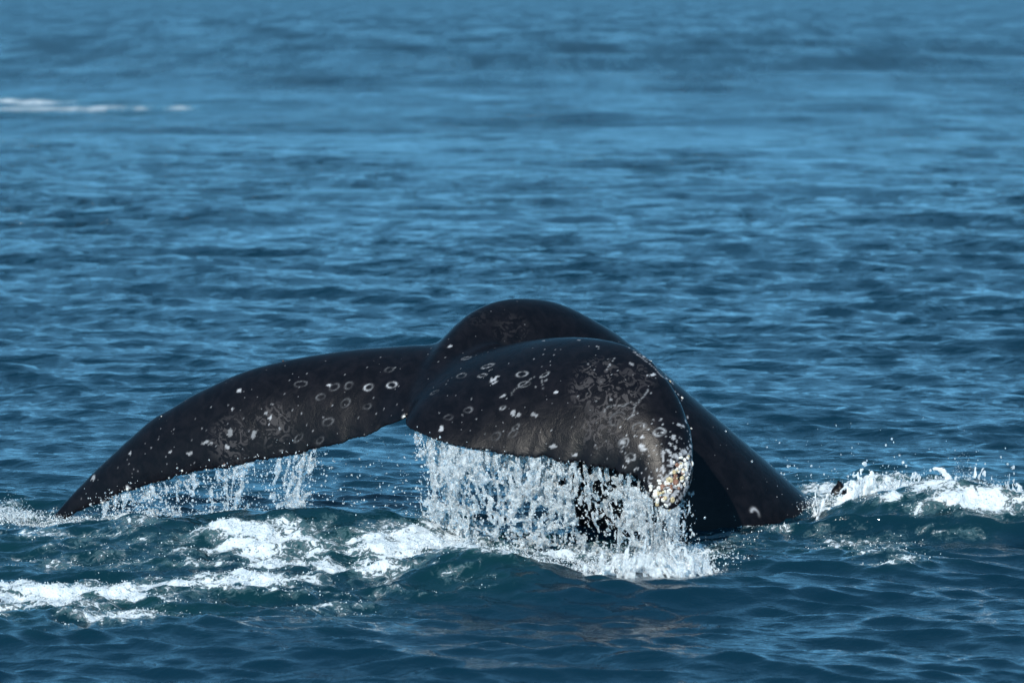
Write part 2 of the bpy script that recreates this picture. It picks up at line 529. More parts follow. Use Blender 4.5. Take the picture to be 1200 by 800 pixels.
def fluke(rows, H, C, wave_seed, amp):
    Lp = catmull([P(*r[0]) for r in rows], 110)
    Tp = catmull([P(*r[1]) for r in rows], 110)
    Hs = catmull(np.array(H)[:, None], 110)[:, 0]
    Cs = catmull(np.array(C)[:, None], 110)[:, 0]
    s = np.linspace(0, 1, 110)
    # ragged trailing edge
    w = amp * (noise2(s * 34, s * 0 + wave_seed, 3) * 0.6 + noise2(s * 75, s * 0 + wave_seed, 4) * 0.4) * smooth(0.1, 0.2, s) * smooth(1.0, 0.93, s)
    ch = Tp - Lp
    rag = ch / np.linalg.norm(ch, axis=1)[:, None] * w[:, None]
    # knobbly leading edge
    w2 = amp * 0.35 * noise2(s * 22, s * 0 + wave_seed + 5, 5) * smooth(0.35, 0.5, s)
    knob = -ch / np.linalg.norm(ch, axis=1)[:, None] * w2[:, None]
    nt_ = 44
    t = (1 - np.cos(np.linspace(0, math.pi, nt_))) / 2
    foil = 5 * (0.2969 * np.sqrt(t) - 0.126 * t - 0.3516 * t ** 2 + 0.2843 * t ** 3 - 0.1036 * t ** 4) * 2
    foil = foil + 0.10 * np.sin(math.pi * np.clip(t, 0, 1)) ** 0.5
    mid = Lp[:, None] * (1 - t[None, :, None]) + Tp[:, None] * t[None, :, None]
    dS = np.gradient(mid, axis=0)
    mid = mid + rag[:, None] * (t ** 9)[None, :, None] + knob[:, None] * ((1 - t) ** 9)[None, :, None]
    nrm = np.cross(np.broadcast_to(ch[:, None], mid.shape), dS)
    nrm /= np.linalg.norm(nrm, axis=2)[..., None] + 1e-9
    if nrm[50, 20, 2] < 0: nrm = -nrm
    # smooth the normals along the span
    for _ in range(12):
        nrm[1:-1] = (nrm[:-2] + nrm[1:-1] * 2 + nrm[2:]) / 4
    nrm /= np.linalg.norm(nrm, axis=2)[..., None] + 1e-9
    camber = Cs[:, None] * (4 * t * (1 - t))[None]
    th = Hs[:, None] * foil[None]
    up = mid + nrm * (camber + th)[..., None]
    lo = mid + nrm * (camber - th)[..., None]
    return thick_grid(up, lo)

RIGHT = [
    ((556, 432, 19.95), (476, 486, 19.35)),
    ((596, 412, 19.72), (480, 503, 19.18)),
    ((650, 399, 19.50), (545, 526, 19.00)),
    ((700, 398, 19.32), (622, 537, 18.88)),
    ((742, 409, 19.16), (686, 548, 18.78)),
    ((776, 437, 19.02), (728, 555, 18.71)),
    ((799, 475, 18.91), (750, 566, 18.66)),
    ((810, 513, 18.82), (760, 582, 18.62)),
    ((813, 548, 18.73), (765, 594, 18.60)),
    ((806, 576, 18.67), (776, 599, 18.59)),
    ((795, 592, 18.62), (784, 599, 18.58)),
]
LEFT = [
    ((556, 420, 19.95), (480, 484, 19.40)),
    ((512, 409, 19.90), (471, 492, 19.38)),
    ((460, 409, 19.92), (442, 505, 19.48)),
    ((400, 413, 19.96), (396, 521, 19.55)),
    ((332, 424, 20.00), (340, 535, 19.64)),
    ((272, 442, 20.05), (285, 545, 19.72)),
    ((222, 466, 20.10), (232, 555, 19.82)),
    ((172, 498, 20.15), (186, 567, 19.92)),
    ((124, 541, 20.20), (140, 581, 20.02)),
    ((87, 578, 20.22), (98, 599, 20.12)),
    ((56, 612, 20.20), (62, 615, 20.18)),
]
# tail stock: dorsal ridge, ventral ridge, half width
STOCK = [
    ((1060, 730, 20.9), (740, 830, 19.9), .36),
    ((1035, 665, 20.7), (715, 740, 19.9), .36),
    ((972, 607, 20.5), (695, 665, 19.9), .35),
    ((884, 529, 20.42), (676, 608, 19.95), .33),
    ((803, 458, 20.35), (652, 560, 20.0), .30),
    ((738, 403, 20.28), (625, 520, 20.0), .27),
    ((698, 376, 20.20), (605, 492, 20.0), .25),
    ((650, 354, 20.12), (585, 472, 19.95), .225),
    ((600, 350, 20.0), (563, 462, 19.88), .20),
    ((560, 362, 19.88), (543, 460, 19.78), .17),
    ((532, 387, 19.74), (523, 464, 19.66), .14),
    ((512, 418, 19.58), (505, 472, 19.52), .10),
    ((494, 456, 19.42), (488, 483, 19.38), .05),
]

def stock():
    Dp = catmull([P(*r[0]) for r in STOCK], 100)
    Vp = catmull([P(*r[1]) for r in STOCK], 100)
    W = catmull(np.array([r[2] for r in STOCK])[:, None], 100)[:, 0]
    ctr = (Dp + Vp) / 2
    tan = np.gradient(ctr, axis=0)
    dv = Dp - Vp
    lat = np.cross(dv, tan)
    lat /= np.linalg.norm(lat, axis=1)[:, None]
    for _ in range(8): lat[1:-1] = (lat[:-2] + lat[1:-1] * 2 + lat[2:]) / 4
    lat /= np.linalg.norm(lat, axis=1)[:, None]
    m = 64
    a = np.linspace(0, 2 * math.pi, m, endpoint=False)
    ca, sa = np.cos(a), np.sin(a)
    # narrow towards the dorsal and ventral ridges
    wx = np.sign(sa) * np.abs(sa) ** 1.25
    V = ctr[:, None] + dv[:, None] * 0.5 * ca[None, :, None] + lat[:, None] * (W[:, None] * wx[None])[..., None]
    ns = len(V)
    c0, c1 = ns * m, ns * m + 1
    F = grid_faces(ns, m, True)
    VV = np.vstack([V.reshape(-1, 3), ctr[0], ctr[-1]])
    j = np.arange(m)
    t0 = np.stack([np.full(m, c0), (j + 1) % m, j, np.full(m, c0)], 1)
    t1 = np.stack([np.full(m, c1), (ns - 1) * m + j, (ns - 1) * m + (j + 1) % m, np.full(m, c1)], 1)
    return VV, F, t0, t1

def build_whale():
    Vs, Fs, Ts, off = [], [], [], 0
    for V, F, t0, t1 in (stock(),
                         fluke(RIGHT, [.10, .088, .072, .060, .052, .045, .039, .033, .027, .020, .012],
                               [.02, .03, .05, .06, .06, .055, .05, .04, .03, .02, .0], 2.5, 0.030),
                         fluke(LEFT, [.11, .10, .08, .068, .058, .050, .043, .035, .026, .018, .008],
                               [.0, .01, .03, .04, .04, .04, .035, .03, .02, .01, .0], 9.5, 0.022)):
        Vs.append(V); Fs.append(F + off); Ts += [t0 + off, t1 + off]; off += len(V)
    V = np.vstack(Vs)
    me = bpy.data.meshes.new('raw')
    T = np.vstack(Ts)[:, :3]
    faces = [tuple(f) for f in np.vstack(Fs).tolist()] + [tuple(f) for f in T.tolist()]
    me.from_pydata(V.tolist(), [], faces)
    raw = bpy.data.objects.new('raw', me)
    col.objects.link(raw)
    rm = raw.modifiers.new('r', 'REMESH')
    rm.mode, rm.voxel_size, rm.adaptivity = 'VOXEL', 0.0083, 0.0
    dg = bpy.context.evaluated_depsgraph_get()
    ev = raw.evaluated_get(dg)
    m2 = bpy.data.meshes.new_from_object(ev)
    n = len(m2.vertices)
    co = np.empty(n * 3, np.float32); m2.vertices.foreach_get('co', co); co = co.reshape(-1, 3).astype(np.float64)
    nf = len(m2.polygons)
    lt = np.empty(nf, np.int32); m2.polygons.foreach_get('loop_total', lt)
    li = np.empty(len(m2.loops), np.int32); m2.loops.foreach_get('vertex_index', li)
    ed = np.empty(len(m2.edges) * 2, np.int32); m2.edges.foreach_get('vertices', ed); ed = ed.reshape(-1, 2)
    bpy.data.objects.remove(raw); bpy.data.meshes.remove(me)
    assert (lt == 4).all(), 'remesh gave other than quads'
    F = li.reshape(-1, 4)
    # smoothing: light everywhere, strong where flukes grow out of the stock
    joint = (P(585, 412, 19.7), P(530, 450, 19.5), P(530, 420, 19.9), P(620, 420, 19.7))
    w = np.zeros(n)
    for c, rr in zip(joint, (0.24, 0.22, 0.26, 0.24)):
        d = np.linalg.norm(co - c, axis=1)
        w = np.maximum(w, np.exp(-(d / rr) ** 2 * 1.5))
    deg = np.bincount(ed.ravel(), minlength=n)[:, None]
    def avg(c):
        s = np.zeros_like(c)
        for k in range(3):
            s[:, k] = np.bincount(ed[:, 0], c[ed[:, 1], k], n) + np.bincount(ed[:, 1], c[ed[:, 0], k], n)
        return s / deg
    for it in range(6): co += (avg(co) - co) * (0.5 if it % 2 == 0 else -0.48)
    for it in range(190): co += (avg(co) - co) * (0.75 * w)[:, None]
    for it in range(4): co += (avg(co) - co) * 0.35
    bpy.data.meshes.remove(m2)
    return co, F

WCO, WF = build_whale()
print('whale verts', len(WCO))

def face_normals_v(co, F):
    fn = np.cross(co[F[:, 2]] - co[F[:, 0]], co[F[:, 3]] - co[F[:, 1]])
    vn = np.zeros_like(co)
    for k in range(4):
        for a in range(3): vn[:, a] += np.bincount(F[:, k], fn[:, a], len(co))
    return vn / (np.linalg.norm(vn, axis=1)[:, None] + 1e-12)

WN = face_normals_v(WCO, WF)
if (WN * (WCO - WCO.mean(0))).sum(1).mean() < 0: WN = -WN

def proj(c):
    zc = c[:, 1] * CP - (c[:, 2] - CAM_H) * SP
    return 600 + FPX * c[:, 0] / zc, 400 - FPX * (c[:, 1] * SP + (c[:, 2] - CAM_H) * CP) / zc, zc

WPX, WPY, WZC = proj(WCO)
_view = WCO - np.array([0, 0, CAM_H]); _view /= np.linalg.norm(_view, axis=1)[:, None]
_front = (WN * _view).sum(1) < -0.03

def hit(px, py):
    """point and normal of the skin under a place found in the photograph"""
    d = (WPX - px) ** 2 + (WPY - py) ** 2
    c = np.where(_front & (d < 6.0))[0]
    if len(c) == 0:
        c = np.where(_front)[0]
        i = c[np.argmin(d[c])]
    else:
        i = c[np.argmin(WZC[c] + d[c] * 0.002)]
    return WCO[i], WN[i]

SCAR = np.zeros(len(WCO)); MOT = np.zeros(len(WCO))
def local(px, py, rad):
    c, n = hit(px, py)
    idx = np.where(((WCO - c) ** 2).sum(1) < (rad * 2.2) ** 2)[0]
    idx = idx[(WN[idx] @ n) > 0.3]
    x = np.cross(np.array([0, 0, 1.0]), n); x /= np.linalg.norm(x) + 1e-9
    y = np.cross(n, x)
    d = WCO[idx] - c
    return idx, d @ x, d @ y

def ring_mark(px, py, rpx, s=0.8, w=0.0075, asp=0.8, gap=None):
    asp *= 0.88 + 0.22 * math.sin(px * 3.1)
    rpx *= 0.92 + 0.12 * math.sin(py * 2.3)
    tl = 0.45 + 0.35 * math.sin(px * 1.7 + py)
    R = rpx / 208.0
    idx, u, v = local(px, py, R + 0.03)
    u, v = u * math.cos(tl) + v * math.sin(tl), -u * math.sin(tl) + v * math.cos(tl)
    r = np.hypot(u, v / asp)
    r = r * (1 + 0.10 * noise2(u * 40 + px, v * 40 + py, 5))
    a = np.arctan2(v, u)
    m = np.exp(-((r - R) / w) ** 2) * s * np.clip(0.72 + 0.5 * np.sin(a * (1 + int(px) % 2) + px), 0.1, 1)
    if gap is not None: m *= smooth(-0.2, 0.4, np.cos(a - gap) + 0.35)
    SCAR[idx] = np.maximum(SCAR[idx], m)

def blotch(px, py, rpx, s=0.8, ang=0.0, asp=1.0):
    R = rpx * (0.64 if rpx > 3 else 0.95) / 208.0
    idx, u, v = local(px, py, R * 1.4 + 0.01)
    uu, vv = u * math.cos(ang) + v * math.sin(ang), -u * math.sin(ang) + v * math.cos(ang)
    q = np.hypot(uu, vv / asp) / R + 0.75 * noise2(u * 75 + px, v * 75 + py, 7)
    SCAR[idx] = np.maximum(SCAR[idx], s * smooth(1.05, 0.6, q))

def stroke(p0, p1, w=0.005, s=0.6, wob=2.0):
    n = int(math.hypot(p1[0] - p0[0], p1[1] - p0[1]) / 2) + 2
    for i in range(n):
        t = i / (n - 1)
        q = (p0[0] + (p1[0] - p0[0]) * t + wob * math.sin(t * 9 + p0[0]), p0[1] + (p1[1] - p0[1]) * t + wob * math.sin(t * 7 + p0[1]))
        idx, u, v = local(*q, 0.012)
        SCAR[idx] = np.maximum(SCAR[idx], s * np.exp(-(u * u + v * v) / w ** 2))

# ring scars and spots, read off the photograph
for a in [(545, 418, 8, .85), (571, 427, 8, .9), (565, 438, 6, .6), (459, 450, 8.5, .95), (432, 453, 7.5, .9), (540, 438, 7, .3),
          (611, 437, 8, .55), (614, 449, 8, .45), (638, 438, 5.5, .6), (588, 477, 4, .6), (548, 480, 7, .4), (773, 506, 7, .85), (738, 535, 7.5, .6),
          (730, 519, 8, .5), (352, 449, 9, .3), (376, 464, 8, .3), (392, 452, 7, .28), (404, 471, 7, .25), (384, 494, 9, .3),
          (350, 513, 9, .35), (374, 516, 7, .2), (508, 458, 7, .22), (525, 488, 7, .22), (601, 507, 8, .2), (748, 500, 9, .3),
          (455, 432, 6, .2), (408, 451, 6, .3), (430, 475, 6, .2), (605, 500, 5, .25), (580, 510, 8, .18), (722, 490, 10, .2)]:
    ring_mark(a[0], a[1], a[2] * 0.88, a[3] * (1.0 if a[3] > .5 else .75), 0.0052 if a[3] > .5 else 0.005, 0.66)
ring_mark(886, 601, 5, .9, .008, 1.2, 0.3)
for a in [(579, 444, 7, .75), (516, 501, 5, .85), (386, 451, 5, .9, 0, .4), (590, 462, 6, .6, .6, .4), (601, 484, 5, .6), (607, 486, 4, .5),
          (650, 458, 3, .95, .4, .5), (626, 486, 5, .45), (648, 522, 8, .6, .5, .5), (672, 534, 6, .7, .3, .5), (753, 523, 9, .9, .2, .6),
          (759, 414, 0, 0), (752, 512, 4, .8), (729, 518, 3, .6), (800, 498, 8, .85, -.5, .35), (790, 512, 4, .7),
          (152, 529, 4, .7), (198, 530, 5, .8, .4, .5), (221, 531, 6, .6, .3, .5), (240, 518, 6, .6, .3, .5), (266, 524, 5, .8), (246, 519, 5, .5),
          (297, 509, 6, .45), (316, 492, 7, .9, 1.4, .3), (327, 500, 6, .5, -.9, .4), (268, 506, 6, .4), (281, 455, 3, .8), (272, 479, 2, .7),
          (213, 550, 0, 0), (149, 572, 5, .9), (108, 559, 3, .6), (120, 590, 5, .7), (187, 484, 0, 0), (472, 487, 4, .7), (330, 528, 7, .3, .2, .3),
          (700, 404, 4, .7, -.2, .3), (677, 396, 4, .7, -.1, .3), (637, 397, 5, .6, 0, .3), (765, 438, 9, .95, .1, .35), (740, 425, 3, .5),
          (717, 467, 4, .5), (527, 405, 5, .7, .8, .5), (310, 484, 4, .5), (336, 434, 0, 0)]:
    if a[2]: blotch(*a)
for s in [((718, 420), (712, 432), .5), ((745, 412), (790, 447), .55), ((760, 455), (735, 490), .35), ((706, 480), (740, 470), .25),
          ((625, 440), (600, 460), .3), ((640, 440), (634, 452), .35)]:
    stroke(s[0], s[1], .0045, s[2])
# white rim along the leading edge of the near fluke
rim = [(740, 402), (760, 413), (778, 428), (792, 446), (803, 468), (810, 490), (813, 512), (814, 535), (812, 552)]
for i in range(len(rim) - 1):
    for k in range(7):
        if random.random() < 0.3: continue
        t = (k + random.random()) / 7
        px = rim[i][0] + (rim[i + 1][0] - rim[i][0]) * t - 2 + random.uniform(-2.5, 1.5)
        py = rim[i][1] + (rim[i + 1][1] - rim[i][1]) * t + 3
        blotch(px, py, random.uniform(1.3, 3.0), random.uniform(.6, 1), random.random() * 3, .6)
for k in range(150):                          # speckle getting denser towards the near tip
    t = random.random() ** 0.6
    px, py = 800 - 75 * random.random() ** 1.6, 480 + 105 * t
    blotch(px, py, random.uniform(.9, 2.4), random.uniform(.3, .9), random.random() * 3, .5)
for k in range(120):
    blotch(random.uniform(776, 812), random.uniform(525, 592), random.uniform(1.5, 4.5), random.uniform(.5, 1), random.random() * 3, .7)
for k in range(80):                          # small nicks everywhere
    px, py = random.uniform(500, 780), random.uniform(405, 545)
    blotch(px, py, random.uniform(.8, 1.7), random.uniform(.15, .6), random.random() * 3, .45)
for k in range(60):
    px = random.uniform(90, 480); py = 0.5 * (np.interp(px, [90, 200, 330, 480], [580, 478, 422, 405]) + np.interp(px, [90, 200, 330, 480], [600, 562, 537, 495])) + random.uniform(-1, 1) * np.interp(px, [90, 200, 480], [8, 32, 42])
    blotch(px, py, random.uniform(.8, 1.7), random.uniform(.15, .55), random.random() * 3, .45)
def patch(px, py, rpx, s):
    R = rpx / 208.0
    c, n = hit(px, py)
    d = np.sqrt(((WCO - c) ** 2).sum(1))
    MOT[:] = np.maximum(MOT, s * smooth(R, R * 0.4, d))
for a in [(700, 440, 36, .5), (720, 470, 42, .55), (690, 455, 30, .5), (705, 505, 34, .45), (745, 440, 30, .3), (320, 497, 34, .5), (270, 515, 36, .5), (560, 370, 20, .1), (600, 385, 30, .15)]:
    patch(*a)

whale = mesh_np('humpback_whale', WCO, WF, M_SKIN)
_fn = np.empty(len(WF) * 3, np.float32); whale.data.polygons.foreach_get('normal', _fn)
_fc = WCO[WF].mean(1)
if (_fn.reshape(-1, 3) * WN[WF[:, 0]]).sum(1).mean() < 0:
    whale.data.flip_normals()
attr(whale, 'scar', np.clip(SCAR, 0, 1)); attr(whale, 'mottle', np.clip(MOT, 0, 1))
tag(whale, 'black humpback whale tail arched out of the sea with water pouring off both flukes', 'whale')

# ------------------------------------------------------------------ barnacles on the flukes
def barnacle_mesh(seed, mat):
    r = random.Random(seed)
    n = 12
    prof = [(1.15, 0.0), (1.0, 0.26), (0.74, 0.50), (0.50, 0.62), (0.36, 0.58), (0.22, 0.25)]
    V = []
    for j, (rr, z) in enumerate(prof):
        for i in range(n):
            a = 2 * math.pi * i / n
            q = rr * (1 + (0.07 if i % 2 else -0.06) * (1 if j < 4 else 0.4) + r.uniform(-.06, .06))
            V.append((q * math.cos(a), q * math.sin(a), z * (1 + r.uniform(-.1, .1))))
    V.append((0, 0, 0.4)); V.append((0, 0, -0.1))
    F = grid_faces(len(prof), n, True).tolist()
    me = bpy.data.meshes.new('barnacle')
    k = (len(prof) - 1) * n
    F += [[k + i, k + (i + 1) % n, len(V) - 2] for i in range(n)]
    F += [[(i + 1) % n, i, len(V) - 1] for i in range(n)]
    me.from_pydata(V, [], F)
    me.materials.append(mat)
    for p in me.polygons: p.use_smooth = True
    return me
barn_me = [barnacle_mesh(i, m) for i, m in enumerate((M_BARN, M_BARN2, M_BARN3, M_BARN, M_BARN2))]
def barnacle(px, py, rpx, kind, h=1.0):
    c, n = hit(px, py)
    o = bpy.data.objects.new('barnacle', barn_me[kind])
    col.objects.link(o)
    R = rpx / 208.0
    o.location = c - n * R * 0.15
    q = Vector(n).to_track_quat('Z', 'Y')
    o.rotation_euler = (q @ Vector((0, 0, 1)).rotation_difference(Vector((random.uniform(-.6, .6), random.uniform(-.6, .6), 1)).normalized())).to_euler()
    o.scale = (R * random.uniform(.7, 1.25), R * random.uniform(.7, 1.25), R * h)
    o.parent = whale
    return o
for a in [(790, 553, 5.5, 0), (797, 546, 5, 1), (803, 552, 4.5, 0), (784, 562, 5.5, 0), (793, 564, 6, 2), (801, 561, 5.5, 3), (776, 571, 6, 2),
          (787, 574, 6, 2), (796, 573, 5.5, 2), (767, 580, 5.5, 1), (778, 583, 5.5, 3), (788, 585, 5, 0), (770, 590, 5, 0), (780, 593, 4.5, 1),
          (760, 585, 4.5, 4), (806, 543, 4.5, 4), (798, 536, 4, 1), (809, 534, 3.5, 0), (804, 569, 4.5, 1), (762, 571, 4, 1), (785, 598, 4, 3),
          (810, 556, 4, 4), (753, 577, 3.5, 4), (793, 556, 4, 2), (773, 563, 3.5, 4), (790, 541, 3.2, 4), (786, 446, 3.5, 0), (810, 500, 2.6, 1),
          (801, 464, 2.6, 4), (768, 418, 2.4, 4), (148, 572, 3.6, 1), (120, 588, 3.4, 4), (214, 552, 2.6, 1), (331, 420, 3.4, 2), (187, 487, 2.4, 4),
          (262, 545, 2.6, 2), (473, 487, 3.0, 1), (240, 551, 2.4, 4)]:
    barnacle(a[0] + random.uniform(-1, 1), a[1] + random.uniform(-1, 1), a[2] * random.uniform(.4, .7), a[3], h=random.uniform(.7, 1.3))
for k in range(70):                           # small ones filling the crust
    t = random.random()
    barnacle(768 + 38 * t + random.gauss(0, 5), 590 - 48 * t + random.gauss(0, 6), random.uniform(1.2, 2.8), random.choice((0, 1, 1, 2, 4, 4, 1, 2)), h=random.uniform(.7, 1.5))

# ------------------------------------------------------------------ a dark tip in the splash behind
def fin_tip():
    n, m = 22, 20
    V = []
    base = on_water(988, 590)
    base[1] += 0.05
    for i in range(n):
        t = i / (n - 1)
        r = 0.062 * math.sqrt(max(0.0, 1 - t ** 2.2)) + 0.002
        for j in range(m):
            a = 2 * math.pi * j / m
            k = 1 + 0.17 * math.sin(3 * a + 5 * t) + 0.07 * math.sin(2 * a - 7 * t)
            V.append((base[0] + r * k * math.cos(a) - 0.03 * t * t, base[1] + 0.75 * r * k * math.sin(a), -0.075 + 0.19 * t + 0.018 * math.sin(a + 1.0) * t))
    o = mesh_np('fin_tip', np.array(V), grid_faces(n, m, True), M_SKIN)
    attr(o, 'scar', np.zeros(n * m)); attr(o, 'mottle', np.zeros(n * m))
    tag(o, 'small dark rounded fin tip breaking the surface in white splash right of the tail', 'fin')
fin_tip()

# ------------------------------------------------------------------ drops, sheets and foam
def ico(sub):
    import bmesh
    bm = bmesh.new()
    bmesh.ops.create_icosphere(bm, subdivisions=sub, radius=1.0)
    V = np.array([v.co[:] for v in bm.verts]); F = np.array([[v.index for v in f.verts] for f in bm.faces])
    bm.free()
    return V, F
ICO1, ICO2 = ico(1), ico(2)

OCT = (np.array([(1, 0, 0), (-1, 0, 0), (0, 1, 0), (0, -1, 0), (0, 0, 1), (0, 0, -1)], float) * 1.15,
       np.array([(0, 2, 4), (2, 1, 4), (1, 3, 4), (3, 0, 4), (2, 0, 5), (1, 2, 5), (3, 1, 5), (0, 3, 5)]))

def drops(name, C, R, mat, stretch=None, sub=1, seed=0):
    big = R > 0.0042
    sets = [drop_set(C[q], R[q], b, seed) for q, b in ((big, ICO1), (~big, OCT)) if q.any()]
    V, F = merge(sets)
    return mesh_np(name, V, F, mat)

def merge(parts):
    Vs, Fs, off = [], [], 0
    for V, F in parts:
        Vs.append(V); Fs.append(F + off); off += len(V)
    return np.vstack(Vs), np.vstack(Fs)

def drop_set(C, R, base, seed=0):
    """C centres (n,3), R radii (n) -> one mesh of uneven drops"""
    r = np.random.default_rng(seed)
    V0, F0 = base
    n = len(C)
    S = np.stack([R * r.uniform(.75, 1.2, n), R * r.uniform(.75, 1.2, n), R * r.uniform(.8, 1.5, n)], 1)
    ang = r.uniform(0, 6.28, n)
    ti = r.normal(0, .35, n)
    c, s = np.cos(ang)[:, None], np.sin(ang)[:, None]
    v = V0[None] * S[:, None]
    x, y, z = v[..., 0], v[..., 1], v[..., 2]
    x, z = x * np.cos(ti)[:, None] + z * np.sin(ti)[:, None], -x * np.sin(ti)[:, None] + z * np.cos(ti)[:, None]
    X = x * c - y * s; Y = x * s + y * c
    V = np.stack([X, Y, z], -1) + C[:, None]
    F = (F0[None] + (np.arange(n) * len(V0))[:, None, None]).reshape(-1, 3)
    return V.reshape(-1, 3), F

def sheet(edge, fall, bottom_spread, dens, seed, cell=0.0045, off=0.0, fade_pow=1.0, slant=0.0, name='falling_water', thick=0.011, grow=0.0, iso=1.0):
    """falling sheet hanging from a 3D edge (n,3): two wavy faces with holes torn by the thickness field"""
    seg = np.linalg.norm(np.diff(edge, axis=0), axis=1)
    s = np.concatenate([[0], np.cumsum(seg)])
    Lt = s[-1]
    nu = int(Lt / cell); nv = int(fall.max() / cell)
    su = np.linspace(0, Lt, nu)
    E = np.stack([np.interp(su, s, edge[:, k]) for k in range(3)], 1)
    fl = np.interp(su, s, fall)
    de = np.interp(su, s, dens)
    vv = np.linspace(0, 1, nv)
    U, T = np.meshgrid(su, vv, indexing='ij')
    H = T * fl[:, None]                                    # metres fallen
    wob = fbm2(U * 5 + seed, H * 1.8, 3, seed) * 0.10 * (0.25 + T)
    yo = fbm2(U * 7 + seed * 3, H * 5, 3, seed + 5) * 0.05 * (0.2 + T) + fbm2(U * 34, H * 22, 2, seed + 9) * 0.010 + bottom_spread * T ** 1.5 + off
    X = E[:, 0][:, None] + wob + slant * T * fl[:, None]
    Yc = E[:, 1][:, None] + yo
    Z = E[:, 2][:, None] - H
    Uw = U + 0.02 * fbm2(U * 8, H * 8, 2, seed + 2)
    streak = fbm2(Uw * 34 / iso ** 0.5, H * 4.5 * iso, 3, seed + 20)
    lump_ = fbm2(Uw * 75, H * 42, 3, seed + 30)
    web = 1 - np.abs(fbm2(Uw * 18 + 7, H * 10, 2, seed + 40)) * 5.0
    th = (0.55 * streak + 0.42 * lump_ * (0.5 + T) + 0.38 * np.clip(web, -1, 1)) + (de[:, None] - 0.5) * 1.5 - 0.30 * T ** fade_pow + grow * (T - 0.45)
    th = np.minimum(th * 2.2, 1.0)
    thk = np.where(th > 0, np.sqrt(np.clip(th, 0, 1)) * thick * (0.8 + 0.6 * lump_), 0)
    thk = np.maximum(thk, 0) + (th > 0) * 0.0006
    # cells kept where any corner is wet
    wet = th > 0
    keep = (wet[:-1, :-1].astype(int) + wet[1:, :-1] + wet[:-1, 1:] + wet[1:, 1:]) >= 2
    Fr = np.stack([X, Yc - thk, Z], -1).reshape(-1, 3)
    Bk = np.stack([X, Yc + thk, Z], -1).reshape(-1, 3)
    F = grid_faces(nu, nv)[keep.ravel()]
    nF = len(Fr)
    # rim faces close the shell
    allE = np.vstack([F[:, [0, 1]], F[:, [1, 2]], F[:, [2, 3]], F[:, [3, 0]]])
    key = np.sort(allE, 1); k1 = key[:, 0].astype(np.int64) * nF + key[:, 1]
    uq, idx, cnt = np.unique(k1, return_index=True, return_counts=True)
    be = allE[idx[cnt == 1]]
    rimf = np.stack([be[:, 1], be[:, 0], be[:, 0] + nF, be[:, 1] + nF], 1)
    Fall = np.vstack([F, F[:, ::-1] + nF, rimf])
    V = np.vstack([Fr, Bk])
    used, inv = np.unique(Fall, return_inverse=True)
    # break lines for extra drops
    pts = np.stack([X, Yc, Z], -1)[wet]
    return V[used], inv.reshape(Fall.shape), pts

def edge_pts(lst, dz=0.0):
    return np.array([P(*a) + np.array([0, 0, dz]) for a in lst])

def lowest_skin(px):
    """trailing edge of the whale above a column of the picture: 3D point of its lowest front skin"""
    c = np.where(np.abs(WPX - px) < 3)[0]
    return c

def trail(px0, px1, n, lo, hi, zmax=20.15):
    pts = []
    for px in np.linspace(px0, px1, n):
        if px > 600: zmax = 19.32
        c = np.where((np.abs(WPX - px) < 2.5) & (WPY > lo) & (WPY < hi) & (WZC < zmax))[0]
        i = c[np.argmax(WPY[c])]
        pts.append(WCO[i])
    p = np.array(pts)
    for _ in range(3): p[1:-1] = (p[:-2] + p[1:-1] * 2 + p[2:]) / 4
    return p

def merge(parts):
    Vs, Fs, off = [], [], 0
    for V, F in parts:
        Vs.append(V); Fs.append(F + off); off += len(V)
    return np.vstack(Vs), np.vstack(Fs)

# main curtain under the near fluke
eR = trail(487, 808, 60, 500, 612)
u = np.linspace(0, 1, len(eR))
sheets, wetpts = [], []
fallR = np.full(len(eR), 1.0)
fallR = eR[:, 2] + 0.05
for sd_, off_, dn in ((1, 0.0, .56), (2, 0.07, .55), (3, -0.03, .36), (4, 0.16, .46)):
    dens = dn + 0.10 * np.sin(u * 9 + sd_) - 0.22 * smooth(0.50, 0.60, u) * smooth(0.86, 0.76, u) - 0.30 * smooth(0.07, 0.0, u) - 0.25 * smooth(0.95, 1.0, u)
    V, F, pt = sheet(eR, fallR, 0.06, dens, sd_ * 100, off=off_, fade_pow=1.5, thick=.0085, slant=(0.03, -0.02, 0.05, 0.0)[sd_ - 1])
    sheets.append((V, F)); wetpts.append(pt)
V, F = merge(sheets)
cur = mesh_np('water_curtain', V, F, M_SHEET)
tag(cur, 'dense sparkling curtain of water pouring from the near fluke into the sea', 'water', kind='stuff')
wet = np.vstack(wetpts)
r = np.random.default_rng(3)
pick = wet[r.integers(0, len(wet), 7000)]
C = pick + r.normal(0, 1, (7000, 3)) * np.array([.045, .06, .03]) * r.random((7000, 1)) ** 1.5 * 1.6
R = 0.0022 + 0.0055 * r.random(7000) ** 3
o = drops('curtain_drops', C, R, M_WATER, seed=4)
tag(o, 'loose bright water drops flying around the curtain under the near fluke', 'water drops', kind='stuff')

